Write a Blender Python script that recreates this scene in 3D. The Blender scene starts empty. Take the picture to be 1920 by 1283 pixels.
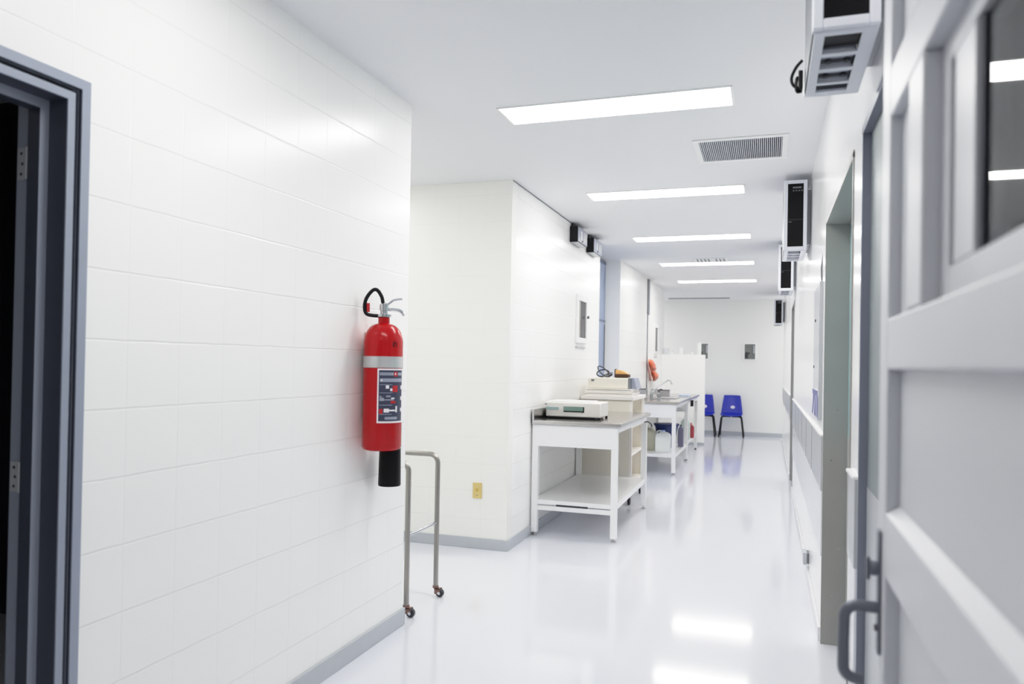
import bpy, bmesh, math, random
from mathutils import Vector, Matrix
random.seed(7)
S = bpy.context.scene
COL = S.collection
PI = math.pi

# ------------------------------------------------------------------ helpers
class MB:
    """collects shapes (world coordinates) into one bmesh"""
    def __init__(self): self.bm = bmesh.new()
    def box(self, x0, x1, y0, y1, z0, z1):
        v = [self.bm.verts.new(p) for p in ((x0,y0,z0),(x1,y0,z0),(x1,y1,z0),(x0,y1,z0),(x0,y0,z1),(x1,y0,z1),(x1,y1,z1),(x0,y1,z1))]
        for f in ((0,3,2,1),(4,5,6,7),(0,1,5,4),(1,2,6,5),(2,3,7,6),(3,0,4,7)):
            self.bm.faces.new([v[i] for i in f])
        return self
    def prism(self, poly, a0, a1, axis='z'):
        def P(p, a):
            if axis == 'z': return (p[0], p[1], a)
            if axis == 'x': return (a, p[0], p[1])
            return (p[0], a, p[1])
        n = len(poly)
        b = [self.bm.verts.new(P(p, a0)) for p in poly]; t = [self.bm.verts.new(P(p, a1)) for p in poly]
        self.bm.faces.new(b[::-1]); self.bm.faces.new(t)
        for i in range(n):
            self.bm.faces.new([b[i], b[(i+1)%n], t[(i+1)%n], t[i]])
        return self
    def tube(self, path, r, seg=10, cap=True, radii=None):
        pts = [Vector(p) for p in path]; rings = []
        ref = None
        for i, p in enumerate(pts):
            if i == 0: d = pts[1]-pts[0]
            elif i == len(pts)-1: d = pts[-1]-pts[-2]
            else: d = (pts[i+1]-pts[i]).normalized() + (pts[i]-pts[i-1]).normalized()
            d.normalize()
            if ref is None:
                ref = Vector((0,0,1)) if abs(d.z) < .9 else Vector((1,0,0))
            s = d.cross(ref).normalized(); u = s.cross(d).normalized(); ref = u
            rr = radii[i] if radii else r
            rings.append([self.bm.verts.new(p + s*math.cos(2*PI*k/seg)*rr + u*math.sin(2*PI*k/seg)*rr) for k in range(seg)])
        for a, b in zip(rings, rings[1:]):
            for k in range(seg):
                self.bm.faces.new([a[k], a[(k+1)%seg], b[(k+1)%seg], b[k]])
        if cap:
            self.bm.faces.new(rings[0][::-1]); self.bm.faces.new(rings[-1])
        return self
    def cyl(self, p0, p1, r, seg=20, r2=None):
        return self.tube([p0, p1], r, seg, radii=[r, r if r2 is None else r2])
    def lathe(self, prof, cx, cy, seg=40):
        rings = []
        for r, z in prof:
            if r < 1e-6: rings.append([self.bm.verts.new((cx, cy, z))])
            else: rings.append([self.bm.verts.new((cx+r*math.cos(2*PI*k/seg), cy+r*math.sin(2*PI*k/seg), z)) for k in range(seg)])
        for a, b in zip(rings, rings[1:]):
            for k in range(seg):
                k2 = (k+1) % seg
                q = []
                for vv in ((a[k % len(a)]), (a[k2 % len(a)]), (b[k2 % len(b)]), (b[k % len(b)])):
                    if vv not in q: q.append(vv)
                if len(q) > 2: self.bm.faces.new(q)
        for ring, flip in ((rings[0], True), (rings[-1], False)):
            if len(ring) > 2: self.bm.faces.new(ring[::-1] if flip else ring)
        return self
    def patch(self, cx, cy, r, a0, a1, z0, z1, t=.0006, n=None):
        """a thin curved plate on a vertical cylinder, azimuth degrees a0..a1"""
        n = n or max(1, int(abs(a1-a0)/5))
        g = []
        for i in range(n+1):
            a = math.radians(a0+(a1-a0)*i/n); c, s = math.cos(a), math.sin(a)
            g.append([self.bm.verts.new((cx+c*q, cy+s*q, z)) for q, z in ((r, z0), (r+t, z0), (r+t, z1), (r, z1))])
        for a, b in zip(g, g[1:]):
            for k in range(4): self.bm.faces.new([a[k], b[k], b[(k+1)%4], a[(k+1)%4]])
        self.bm.faces.new(g[0]); self.bm.faces.new(g[-1][::-1])
        return self
    def poly(self, pts):
        self.bm.faces.new([self.bm.verts.new(p) for p in pts]); return self
    def sphere(self, c, r, sx=1, sy=1, sz=1, seg=16):
        n = seg//2
        prof = [(r*math.sin(PI*i/n), -r*math.cos(PI*i/n)) for i in range(n+1)]
        k0 = len(self.bm.verts)
        self.lathe([(max(q, 0) if 0 < i < n else 0, z) for i, (q, z) in enumerate(prof)], 0, 0, seg)
        self.bm.verts.ensure_lookup_table()
        for v in list(self.bm.verts)[k0:]:
            v.co = Vector((c[0]+v.co.x*sx, c[1]+v.co.y*sy, c[2]+v.co.z*sz))
        return self

ROOT = {}
def root_of(o):
    while o.parent: o = o.parent
    return o
def part(name, mb, mat, parent=None, bevel=0, smooth=False, label=None):
    bmesh.ops.recalc_face_normals(mb.bm, faces=mb.bm.faces)
    me = bpy.data.meshes.new(name)
    if parent is not None:
        off = ROOT.get(root_of(parent).name, Vector((0,0,0)))
        for v in mb.bm.verts: v.co -= off
    mb.bm.to_mesh(me); mb.bm.free()
    me.materials.append(mat)
    o = bpy.data.objects.new(name, me); COL.objects.link(o)
    if parent is not None: o.parent = parent
    if smooth:
        me.shade_smooth(); me.set_sharp_from_angle(angle=math.radians(35))
    if bevel:
        m = o.modifiers.new('bevel', 'BEVEL'); m.width = bevel; m.segments = 2; m.limit_method = 'ANGLE'
        m.harden_normals = False
    if label: o['label'] = label
    return o
def thing(name, label, cat, loc, group=None, kind=None):
    o = bpy.data.objects.new(name, None); COL.objects.link(o)
    o.location = loc; ROOT[o.name] = Vector(loc); o.empty_display_size = .1
    return tag(o, label, cat, group, kind)
def tag(o, label, cat, group=None, kind=None):
    o['label'] = label; o['category'] = cat
    if group: o['group'] = group
    if kind: o['kind'] = kind
    return o
def struct(name, mb, mat, bevel=0, label=None, cat=None):
    o = part(name, mb, mat, None, bevel); o['kind'] = 'structure'
    if label: o['label'] = label
    if cat: o['category'] = cat
    return o
def copy_tree(o, parent=None):
    c = o.copy(); COL.objects.link(c)
    if parent is not None: c.parent = parent
    for ch in list(o.children): copy_tree(ch, c)
    return c
def arc(c, r, a0, a1, n, plane='xz'):
    out = []
    for i in range(n+1):
        a = math.radians(a0+(a1-a0)*i/n); u, v = r*math.cos(a), r*math.sin(a)
        if plane == 'xz': out.append((c[0]+u, c[1], c[2]+v))
        elif plane == 'yz': out.append((c[0], c[1]+u, c[2]+v))
        else: out.append((c[0]+u, c[1]+v, c[2]))
    return out
def smoothpath(pts, n=6):
    P = [Vector(p) for p in pts]; out = []
    for i in range(len(P)-1):
        p0, p1, p2, p3 = P[max(i-1,0)], P[i], P[i+1], P[min(i+2, len(P)-1)]
        for k in range(n):
            t = k/n
            out.append(.5*((2*p1)+(p2-p0)*t+(2*p0-5*p1+4*p2-p3)*t*t+(3*p1-p0-3*p2+p3)*t**3))
    out.append(P[-1]); return out

# ------------------------------------------------------------------ materials
def srgb(r, g, b):
    f = lambda c: (c/255/12.92 if c/255 <= .04045 else ((c/255+.055)/1.055)**2.4)
    return (f(r), f(g), f(b), 1)
def mat(name, col, rough=.5, metal=0, spec=.5, noise=.0, nscale=20, coat=0, bump=0, emit=None, alpha=None):
    m = bpy.data.materials.new(name); m.use_nodes = True
    nt = m.node_tree; b = nt.nodes['Principled BSDF']
    c = srgb(*col)
    b.inputs['Roughness'].default_value = rough; b.inputs['Metallic'].default_value = metal
    b.inputs['Specular IOR Level'].default_value = spec
    b.inputs['Coat Weight'].default_value = coat
    tc = nt.nodes.new('ShaderNodeTexCoord'); nz = nt.nodes.new('ShaderNodeTexNoise')
    nz.inputs['Scale'].default_value = nscale; nz.inputs['Detail'].default_value = 4
    nt.links.new(tc.outputs['Object'], nz.inputs['Vector'])
    mx = nt.nodes.new('ShaderNodeMix'); mx.data_type = 'RGBA'
    k = 1-noise
    mx.inputs[6].default_value = (c[0]*k, c[1]*k, c[2]*k, 1); mx.inputs[7].default_value = (min(c[0]*(1+noise),1), min(c[1]*(1+noise),1), min(c[2]*(1+noise),1), 1)
    nt.links.new(nz.outputs['Fac'], mx.inputs[0]); nt.links.new(mx.outputs[2], b.inputs['Base Color'])
    if bump:
        bp = nt.nodes.new('ShaderNodeBump'); bp.inputs['Strength'].default_value = bump; bp.inputs['Distance'].default_value = .002
        nt.links.new(nz.outputs['Fac'], bp.inputs['Height']); nt.links.new(bp.outputs['Normal'], b.inputs['Normal'])
    if emit:
        b.inputs['Emission Color'].default_value = srgb(*emit[0]); b.inputs['Emission Strength'].default_value = emit[1]
    return m

def tile_mat(name, col, rough, axis, p_u=.2035, o_u=.094, p_z=.1963, o_z=.02, ustr=.35, zstr=1.0, joint=.93):
    """glossy painted block wall with fine joints; axis is the horizontal world axis running along the wall"""
    m = mat(name, col, rough); nt = m.node_tree; L = nt.links.new; N = nt.nodes.new
    b = nt.nodes['Principled BSDF']
    geo = N('ShaderNodeNewGeometry'); wob = N('ShaderNodeTexNoise'); wob.inputs['Scale'].default_value = 9; wob.inputs['Detail'].default_value = 3
    L(geo.outputs['Position'], wob.inputs['Vector'])
    sep = N('ShaderNodeSeparateXYZ'); L(geo.outputs['Position'], sep.inputs[0])
    def M(op, a, c=None, clamp=False):
        n = N('ShaderNodeMath'); n.operation = op; n.use_clamp = clamp
        for i, q in enumerate((a, c)):
            if q is None: continue
            if isinstance(q, (int, float)): n.inputs[i].default_value = q
            else: L(q, n.inputs[i])
        return n.outputs[0]
    w = M('MULTIPLY', M('SUBTRACT', wob.outputs['Fac'], .5), .006)
    def joint_mask(coord, p, o, s):
        u = M('ADD', coord, w)
        f = M('FRACT', M('ADD', M('DIVIDE', M('SUBTRACT', u, o), p), .5))
        d = M('MULTIPLY', M('ABSOLUTE', M('SUBTRACT', f, .5)), p)
        mr = N('ShaderNodeMapRange'); mr.interpolation_type = 'SMOOTHSTEP'
        mr.inputs['From Min'].default_value = .0005; mr.inputs['From Max'].default_value = .0045
        mr.inputs['To Min'].default_value = s; mr.inputs['To Max'].default_value = 0
        L(d, mr.inputs['Value']); return mr.outputs[0]
    ju = joint_mask(sep.outputs['X' if axis == 'x' else 'Y'], p_u, o_u, ustr)
    jz = joint_mask(sep.outputs['Z'], p_z, o_z, zstr)
    j = M('MAXIMUM', ju, jz)
    big = N('ShaderNodeTexNoise'); big.inputs['Scale'].default_value = 60; L(geo.outputs['Position'], big.inputs['Vector'])
    h = M('SUBTRACT', M('MULTIPLY', big.outputs['Fac'], .08), j)
    bp = N('ShaderNodeBump'); bp.inputs['Strength'].default_value = .55; bp.inputs['Distance'].default_value = .002
    L(h, bp.inputs['Height']); L(bp.outputs['Normal'], b.inputs['Normal'])
    c = srgb(*col); mx = N('ShaderNodeMix'); mx.data_type = 'RGBA'
    mx.inputs[6].default_value = c; mx.inputs[7].default_value = (c[0]*joint, c[1]*joint, c[2]*joint, 1)
    L(j, mx.inputs[0]); L(mx.outputs[2], b.inputs['Base Color'])
    return m

M_wall = tile_mat('painted_block', (247,247,245), .24, 'y')
M_wall_x = tile_mat('painted_block_across', (245,245,239), .35, 'x', ustr=.3, zstr=.45, o_u=-1.76)
M_wall_r = tile_mat('painted_block_right', (247,247,247), .16, 'y', ustr=.12, zstr=.12)
M_plain = mat('white_plaster', (247,247,245), .5)
M_far = mat('far_wall_paint', (236,237,235), .45)
M_ceil = mat('ceiling_paint', (232,233,235), .8)
M_base = mat('grey_baseboard', (186,190,195), .35, noise=.04)
M_base_r = mat('white_baseboard', (226,227,229), .3)
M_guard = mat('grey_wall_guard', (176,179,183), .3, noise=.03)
M_lowband = mat('pale_lower_band', (214,216,221), .25)
M_white = mat('white_enamel', (242,242,242), .3)
M_cage = mat('white_powder_coat', (225,228,236), .35)
M_cream = mat('cream_laminate', (236,231,218), .4)
M_tray = mat('ivory_plastic', (244,240,234), .35)
M_black = mat('black_plastic', (20,20,25), .45, spec=.25)
M_screen = mat('black_gloss_panel', (10,10,14), .35, spec=.2)
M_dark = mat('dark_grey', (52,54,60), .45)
M_mid = mat('mid_grey', (120,124,130), .45)
M_steel = mat('brushed_steel', (208,206,204), .2, metal=1, noise=.06, nscale=60)
M_tube = mat('satin_stainless_tube', (168,165,160), .3, metal=1, noise=.04)
M_chrome = mat('chrome', (205,207,210), .16, metal=1)
M_red = mat('extinguisher_red', (182,8,18), .2, spec=.35)
M_silver = mat('silver_band', (205,205,205), .35, metal=.6)
M_jamb = mat('blue_grey_steel_frame', (150,157,172), .4)
M_jamb_d = mat('dark_grey_and_recess_shade', (66,70,84), .45)  # dark tone, also used to colour in recess shade
M_lever = mat('dark_satin_steel', (112,115,126), .35, metal=.3)
M_leaf = mat('grey_door_paint', (203,205,210), .4)
M_leaf_s = mat('shadow_grey_door_paint', (150,153,164), .35)
M_green = mat('grey_green_frame', (164,164,160), .4, noise=.06, nscale=6)
M_teal = mat('teal_door', (142,178,182), .3)
M_darkdoor = mat('slate_door_frame', (128,133,148), .4)
M_slate = mat('slate_door_panel', (128,137,140), .4)
M_blue = mat('pale_blue_door', (158,170,194), .6)
M_blue2 = mat('blue_grey_door_head', (110,118,140), .45)
M_chair = mat('royal_blue_shell', (24,42,170), .35)
M_navy = mat('navy_plastic', (28,48,110), .4)
M_brown = mat('caster_bronze', (138,108,100), .4, metal=.4)
M_beige = mat('beige_outlet', (216,194,130), .45)
M_ivory = mat('ivory_switch', (200,172,90), .45)
M_orange = mat('orange_film', (250,120,85), .4, noise=.25, nscale=30)
M_tan = mat('tan_leather', (222,168,104), .5)
M_brownd = mat('dark_brown', (70,44,20), .5)
M_jug = mat('beige_jug', (214,212,192), .4)
M_can = mat('white_jerrycan', (240,243,240), .35)
M_purple = mat('purple_grey_box', (128,126,150), .5)
M_mint = mat('pale_mint_bottle', (212,226,218), .4)
M_crim = mat('crimson_bottle', (160,50,62), .4)
M_lcd = mat('pale_blue_display', (178,200,200), .3)
M_slot = mat('green_grey_slot', (128,158,148), .25)
M_label = mat('sticker_navy', (62,66,88), .4)
M_lightbar = mat('sticker_grey', (158,162,178), .4)
M_paper = mat('sticker_white', (240,236,240), .4)
M_gl = mat('grey_print', (96,100,112), .4)
M_sticker_red = mat('sticker_red', (190,40,48), .4)
M_panelgrey = mat('grey_acrylic_panel', (192,194,201), .2)
M_notice = mat('notice_blue', (88,92,150), .4)
M_vent = mat('vent_cavity', (40,41,44), .8)
M_glassy = mat('clear_plastic_and_basin_reflection', (226,229,232), .15)
M_emit = mat('light_diffuser', (255,255,255), .5, emit=((255,253,249), 20))
M_photo_d = mat('dark_window_view', (88,94,92), .2, noise=.35, nscale=9)
M_mirror = mat('dim_window_glass', (128,132,130), .08, noise=.3, nscale=5)
M_shaft = mat('hatch_dark', (74,72,76), .2)
M_shaft2 = mat('hatch_light', (165,163,158), .3)

# glossy sealed floor
M_floor = mat('epoxy_floor', (226,228,236), .085, noise=.012, nscale=1.5, spec=.55)
nt = M_floor.node_tree
bp = nt.nodes.new('ShaderNodeBump'); bp.inputs['Strength'].default_value = .05; bp.inputs['Distance'].default_value = .002
nn = nt.nodes.new('ShaderNodeTexNoise'); nn.inputs['Scale'].default_value = 6
g = nt.nodes.new('ShaderNodeNewGeometry'); nt.links.new(g.outputs['Position'], nn.inputs['Vector'])
nt.links.new(nn.outputs['Fac'], bp.inputs['Height']); nt.links.new(bp.outputs['Normal'], nt.nodes['Principled BSDF'].inputs['Normal'])

# window glass: real reflection by Fresnel over a grey see-through pane
M_glass = bpy.data.materials.new('door_glass'); M_glass.use_nodes = True
nt = M_glass.node_tree; nt.nodes.clear()
out = nt.nodes.new('ShaderNodeOutputMaterial'); mx = nt.nodes.new('ShaderNodeMixShader'); fr = nt.nodes.new('ShaderNodeFresnel')
tr = nt.nodes.new('ShaderNodeBsdfTransparent'); gl = nt.nodes.new('ShaderNodeBsdfGlossy')
tr.inputs['Color'].default_value = (.86,.88,.9,1); gl.inputs['Roughness'].default_value = .03; fr.inputs['IOR'].default_value = 1.5
nt.links.new(fr.outputs[0], mx.inputs[0]); nt.links.new(tr.outputs[0], mx.inputs[1]); nt.links.new(gl.outputs[0], mx.inputs[2])
nt.links.new(mx.outputs[0], out.inputs['Surface'])

# ------------------------------------------------------------------ the setting
XL, XR, H = -1.76, .265, 2.67
YE = 15.6                                     # far wall
struct('floor', MB().box(-5, 3, -3, 16.2, -.1, 0), M_floor, label='glossy pale grey sealed floor', cat='floor')
struct('ceiling', MB().box(-5, 3, -3, 16.2, H, H+.1), M_ceil, label='plain white ceiling', cat='ceiling')

# left wall: door opening y .62..1.515 , z < 2.045 ; ends at 3.52 ; side passage ; block ; alcove ; end piece
w = MB()
w.box(-1.87, XL, -3, .60, 0, H); w.box(-1.862, XL, .60, 1.543, 2.062, H); w.box(-1.862, XL, 1.543, 3.52, 0, H)
w.box(-4.4, -1.87, 3.42, 3.52, 0, H)
struct('wall_left', w, M_wall, label='white painted block wall beside the dark doorway', cat='wall')
w = MB().box(-4.4, XL, 5.15, 5.25, 0, H)
struct('wall_recess', w, M_wall_x, label='white block wall facing the camera at the side passage', cat='wall')
w = MB(); w.box(-1.97, XL, 5.25, 8.16, 0, H); w.box(-2.08, -1.975, 8.16, 9.38, 2.64, H); w.box(-1.97, XL, 9.39, 13.6, 0, H); w.box(-4.4, -1.97, 13.5, 13.6, 0, H)
struct('wall_left', w, M_wall, label='white block wall behind the steel tables', cat='wall')
w = MB().box(-2.08, XL-.001, 9.38, 9.39, 0, H)
struct('wall_alcove', w, M_plain, label='narrow white wall return beside the blue door', cat='wall')
w = MB().box(-4.5, 3, YE, YE+.1, 0, H)
struct('wall_far', w, M_far, label='pale grey wall at the far end', cat='wall')
w = MB(); w.box(-4.5, -4.4, 3.4, 5.25, 0, H)
struct('wall_passage', w, M_plain)
w = MB(); w.box(-4.5, -4.4, 13.5, 15.6, 0, H); w.box(2.4, 2.5, 14.5, 15.6, 0, H)
struct('wall_cross', w, M_plain)
# dark room behind the left doorway
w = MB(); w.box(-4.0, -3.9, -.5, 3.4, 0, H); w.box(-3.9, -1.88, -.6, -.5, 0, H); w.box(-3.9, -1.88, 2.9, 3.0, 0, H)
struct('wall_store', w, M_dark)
# right wall with three openings
w = MB(); w.box(XR, .42, -3, 1.62, 0, H)
for a, b in ((1.62,2.51), (2.755,4.045), (8.75,9.72)): w.box(XR, .42, a, b, 2.085, H)
for a, b in ((2.51,2.755), (4.045,8.75), (9.72,14.6)): w.box(XR, .42, a, b, 0, H)
w.box(.42, 2.5, 14.5, 14.6, 0, H)
struct('wall_right', w, M_wall_r, label='shiny white wall on the right with doorways', cat='wall')

b = MB(); b.box(XL, XL+.012, 1.6, 3.52, 0, .085); b.box(-4.3, XL+.012, 3.52, 3.532, 0, .085); struct('baseboard_left', b, M_base, .003)
b = MB(); b.box(-4.3, XL+.012, 5.138, 5.15, 0, .078); b.box(XL, XL+.012, 5.15, 8.15, 0, .078); b.box(XL, XL+.012, 9.4, 13.0, 0, .078); struct('baseboard_left', b, M_base, .003)
b = MB().box(-4.3, 2.4, YE-.014, YE, 0, .075); struct('baseboard_far', b, M_base, .003)
b = MB(); b.box(XR-.014, XR, 4.06, 8.73, 0, .07); b.box(XR-.014, XR, 9.74, 14.6, 0, .07); b.box(XR-.014, XR, 2.53, 2.74, 0, .07); struct('baseboard_right', b, M_base_r, .003)
# wall guard: dark band, white cap strip; then a paler grey band below
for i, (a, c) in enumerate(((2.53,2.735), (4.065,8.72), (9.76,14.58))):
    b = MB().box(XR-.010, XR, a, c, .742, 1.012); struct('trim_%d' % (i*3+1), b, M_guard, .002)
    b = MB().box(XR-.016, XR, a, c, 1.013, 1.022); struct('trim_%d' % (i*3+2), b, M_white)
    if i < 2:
        b = MB().box(XR-.007, XR, a, c, .42, .741); struct('trim_%d' % (i*3+3), b, M_lowband, .002)
b = MB()
for y in (4.9, 5.6, 6.3, 7.0, 7.7): b.box(XR-.0112, XR-.009, y, y+.006, .745, 1.01)
struct('trim_10', b, M_mid)
# ceiling crack line over the block and the shadow gap
struct('trim_11', MB().box(XL, XL+.004, 5.16, 8.1, H-.006, H), M_mid)

# ------------------------------------------------------------------ doors
# door_1: dark doorway in the left wall (stepped steel frame, leaf swung into the dark room)
d1 = thing('door_1', 'dark doorway with blue grey steel frame at the left edge', 'door', (XL-.05, 1.1, 0), kind='structure')
prof = [(XL+.0005, 0), (XL+.012, 0), (XL+.012, .028), (XL-.028, .028), (XL-.028, .041), (XL+.004, .041), (XL+.004, .064), (-1.822, .064), (-1.822, .090), (-1.864, .090), (-1.864, .029), (XL+.0005, .029)]
def sweep(pr, closed=False):                          # mitred sweep round the opening
    m_ = MB(); rings = [[m_.bm.verts.new(p) for p in ((x, 1.571-d, 0), (x, 1.571-d, 2.09-d), (x, .56+d, 2.09-d), (x, .56+d, 0))] for x, d in pr]
    for r0, r1 in zip(rings, rings[1:]+(rings[:1] if closed else [])):
        for k in range(3): m_.bm.faces.new([r0[k], r0[k+1], r1[k+1], r1[k]])
    return m_
part('door_frame', sweep(prof, True), M_jamb, d1, .0015)
part('groove_shade', sweep([(XL+.009, .0285), (XL-.0275, .0285), (XL-.0275, .0405), (XL+.0035, .0405)]), M_jamb_d, d1)  # dark liner: shade of the groove put in as colour
part('reveal_shade', sweep([(XL+.0, .0646), (-1.8215, .0646)]), M_jamb_d, d1)  # dark sheet over the reveal, its shade painted in
part('reveal_shade', sweep([(-1.8225, .0906), (-1.864, .0906)]), M_jamb_d, d1)  # same painted shade on the inner step
lf = MB().box(-1.912, -1.868, 1.489, 2.30, .01, 2.02); leaf = part('door_leaf', lf, M_jamb, d1, .002)
for z0, z1 in ((1.815, 1.90), (.985, 1.065), (.2, .28)):
    h = MB(); h.box(-1.906, -1.870, 1.4865, 1.489, z0, z1)
    h.cyl((-1.869, 1.484, z0), (-1.869, 1.484, z1), .005, 10)
    for k in range(3):
        zz = z0+.015+k*(z1-z0-.03)/2
        pass
    hg = part('hinge', h, M_guard, d1)
    for k in range(3):
        zz = z0+.015+k*(z1-z0-.03)/2
        part('screw', MB().cyl((-1.892+.004*(k%2), 1.4863, zz), (-1.892+.004*(k%2), 1.4855, zz), .0045, 8), M_dark, hg)

# door_2: open panelled door leaf close to the camera on the right
d2 = thing('door_2', 'pale grey glazed panel door standing open close to the camera', 'door', (.2, .55, 0), kind='structure')
X0, X1 = .18, .222
Y0, Y1 = .45, 1.42
lf = MB()
lf.box(X0, X1, 1.337, Y1, .012, 2.10)                 # latch stile
lf.box(X0, X1, Y0, .50, .012, 2.10)                   # hinge stile
for z0, z1 in ((.012,.16), (1.02,1.12), (1.35,1.432), (1.755,1.835), (2.0,2.10)):
    lf.box(X0, X1, .50, 1.337, z0, z1)                # rails
lf.box(X0, X1, 1.066, 1.168, 1.432, 1.755); lf.box(X0, X1, 1.066, 1.168, 1.835, 2.0)   # mullions
part('leaf_frame', lf, M_leaf, d2, .004)
lf = MB()
lf.box(X0+.022, X1-.004, .50, 1.337, .16, 1.02); lf.box(X0+.02, X1-.004, .50, 1.337, 1.12, 1.35)
part('panel', lf, M_leaf, d2)
lf = MB()
lf.box(X0+.018, X1-.006, 1.168, 1.337, 1.432, 1.755); lf.box(X0+.018, X1-.006, 1.168, 1.337, 1.835, 2.0)
part('panel', lf, M_leaf, d2)
# bevelled top ledges of the rails
lf = MB(); lf.prism([(X0+.0005, 1.10), (X0+.022, 1.1205), (X0+.022, 1.135), (X0+.0005, 1.1205)], .50, 1.337, 'y'); part('ledge', lf, M_leaf, d2)
lf = MB()                                             # inner sash
lf.box(X0+.022, X1-.004, 1.022, 1.066, 1.432, 1.755)
lf.box(X0+.022, X1-.004, .905, .996, 1.4745, 1.7215)
lf.box(X0+.022, X1-.004, .50, 1.0215, 1.432, 1.474)
lf.box(X0+.022, X1-.004, .50, 1.0215, 1.722, 1.755)
lf.box(X0+.022, X1-.004, .50, .905, 1.835, 2.0)
part('sash', lf, M_leaf, d2, .002)
lf = MB().box(X0+.034, X1-.01, .9965, 1.0215, 1.4745, 1.7215); part('groove', lf, M_jamb_d, d2)
lf = MB().box(X0+.030, X0+.034, .50, .906, 1.473, 1.723); part('glass', lf, M_glass, d2, label='dark glass pane reflecting the ceiling lights')
lf = MB().box(X0+.0345, X1-.003, .50, .906, 1.473, 1.723); part('glass_backing', lf, M_leaf_s, d2)
lf = MB().box(X0+.0265, X0+.0295, .892, .9048, 1.4745, 1.7215); part('gasket', lf, M_jamb_d, d2)
lf = MB(); lf.box(X0-.005, X0, 1.367, 1.395, .885, 1.085)
lf.cyl((X0-.005, 1.381, 1.022), (X0-.016, 1.381, 1.022), .012, 16); lf.box(X0-.022, X0-.016, 1.376, 1.386, 1.004, 1.04)
lf.cyl((X0-.005, 1.381, .925), (X0-.009, 1.381, .925), .006, 10)
plate = part('handle_plate', lf, M_lever, d2, .001, label='narrow steel handle plate with key turn')
hp = [(X0-.004, 1.381, .958), (X0-.03, 1.381, .958)] + arc((X0-.034, 1.381, .938), .02, 90, 180, 6, 'xz')[1:] + \
     [(X0-.055, 1.378, .90), (X0-.055, 1.375, .866)] + arc((X0-.037, 1.374, .858), .018, 180, 262, 6, 'xz') + [(X0-.026, 1.374, .838)]
part('lever', MB().tube(hp, .0095, 14), M_lever, plate, smooth=True, label='curved grey steel lever')

# door_3: closed slate door, door_4: grey green doorway with teal door, door_5: far doorway
def doorway(name, label, a, b, depth, fm, pm, near=True):
    d = thing(name, label, 'door', (XR+.05, (a+b)/2, 0), kind='structure')
    f = MB()
    x0, x1 = XR-.004, XR+depth
    f.box(x0, x1, b-.012, b+.004, 0, 2.08); f.box(x0, x1, a-.004, a+.012, 0, 2.08); f.box(x0, x1, a-.004, b+.004, 2.06, 2.086)
    part('door_frame', f, fm, d, .001)
    p = MB().box(x1-.006, x1+.03, a+.013, b-.013, .008, 2.058)
    return d, part('door_panel', p, pm, d)
d3, p3 = doorway('door_3', 'slate grey doorway on the right just past the open door', 1.63, 2.50, .026, M_darkdoor, M_slate)
part('kick_plate', MB().box(XR+.0185, XR+.0195, 1.65, 2.48, .02, 1.0), M_guard, p3)
d4, p4 = doorway('door_4', 'grey green doorway with teal door on the right', 2.767, 4.035, .112, M_green, M_teal)
part('kick_plate', MB().box(XR+.104, XR+.1058, 2.79, 4.01, .02, 1.02), M_green, p4)
sc = MB()
for (x, z) in ((.31,1.58), (.335,1.35), (.30,.55), (.338,.47), (.31,.24), (.30,.9), (.325,1.15)):
    sc.cyl((x, 4.0235, z), (x, 4.0215, z), .004, 8)
part('screw', sc, M_steel, d4)
d5, p5 = doorway('door_5', 'far narrow grey green doorway on the right wall', 8.76, 9.71, .05, M_green, M_slate)
# door_6: blue door at the back of the alcove
d6 = thing('door_6', 'pale blue door standing in the alcove behind the tables', 'door', (-1.98, 8.77, 0), kind='structure')
part('door_panel', MB().box(-2.03, -1.947, 8.17, 9.37, 0, 2.60), M_blue, d6, .003)
part('door_head', MB().box(-2.03, -1.943, 8.17, 9.37, 2.602, 2.638), M_blue2, d6)
part('edge_shadow', MB().box(-1.9468, -1.944, 9.335, 9.366, 1.30, 1.85), M_dark, d6, label='dark strip standing for the shadow at the door edge')  # shadow beside the wall return, made as a dark strip
part('mid_rail', MB().box(-1.9468, -1.941, 8.18, 9.37, 1.88, 1.905), M_blue2, d6)

# ------------------------------------------------------------------ ceiling lights and vents
LX0, LX1 = -1.34, -.187
lab = ['ceiling light panel nearest the camera, in front of the square vent',
       'ceiling light panel just behind the square slatted vent',
       'third ceiling light panel, about level with the black wall speakers',
       'thin ceiling light panel just in front of the small far vent',
       'farthest and thinnest ceiling light panel, near the end wall']
ly = [3.81, 5.83, 7.93, 9.97, 12.05]
cl = thing('ceiling_light', lab[0], 'light', (-.763, ly[0], H), 'white light panels along the corridor ceiling')
f = MB(); y0, y1 = ly[0]-.128, ly[0]+.128
f.box(LX0-.012, LX1+.012, y0-.012, y0, H-.006, H-.0005); f.box(LX0-.012, LX1+.012, y1, y1+.012, H-.006, H-.0005)
f.box(LX0-.012, LX0, y0, y1, H-.006, H-.0005); f.box(LX1, LX1+.012, y0, y1, H-.006, H-.0005)
part('frame', f, M_white, cl)
part('diffuser', MB().box(LX0, LX1, y0, y1, H-.005, H-.0008), M_emit, cl)
for i in range(1, 5):
    c = copy_tree(cl); c.location = (-.763, ly[i], H); c['label'] = lab[i]

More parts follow.
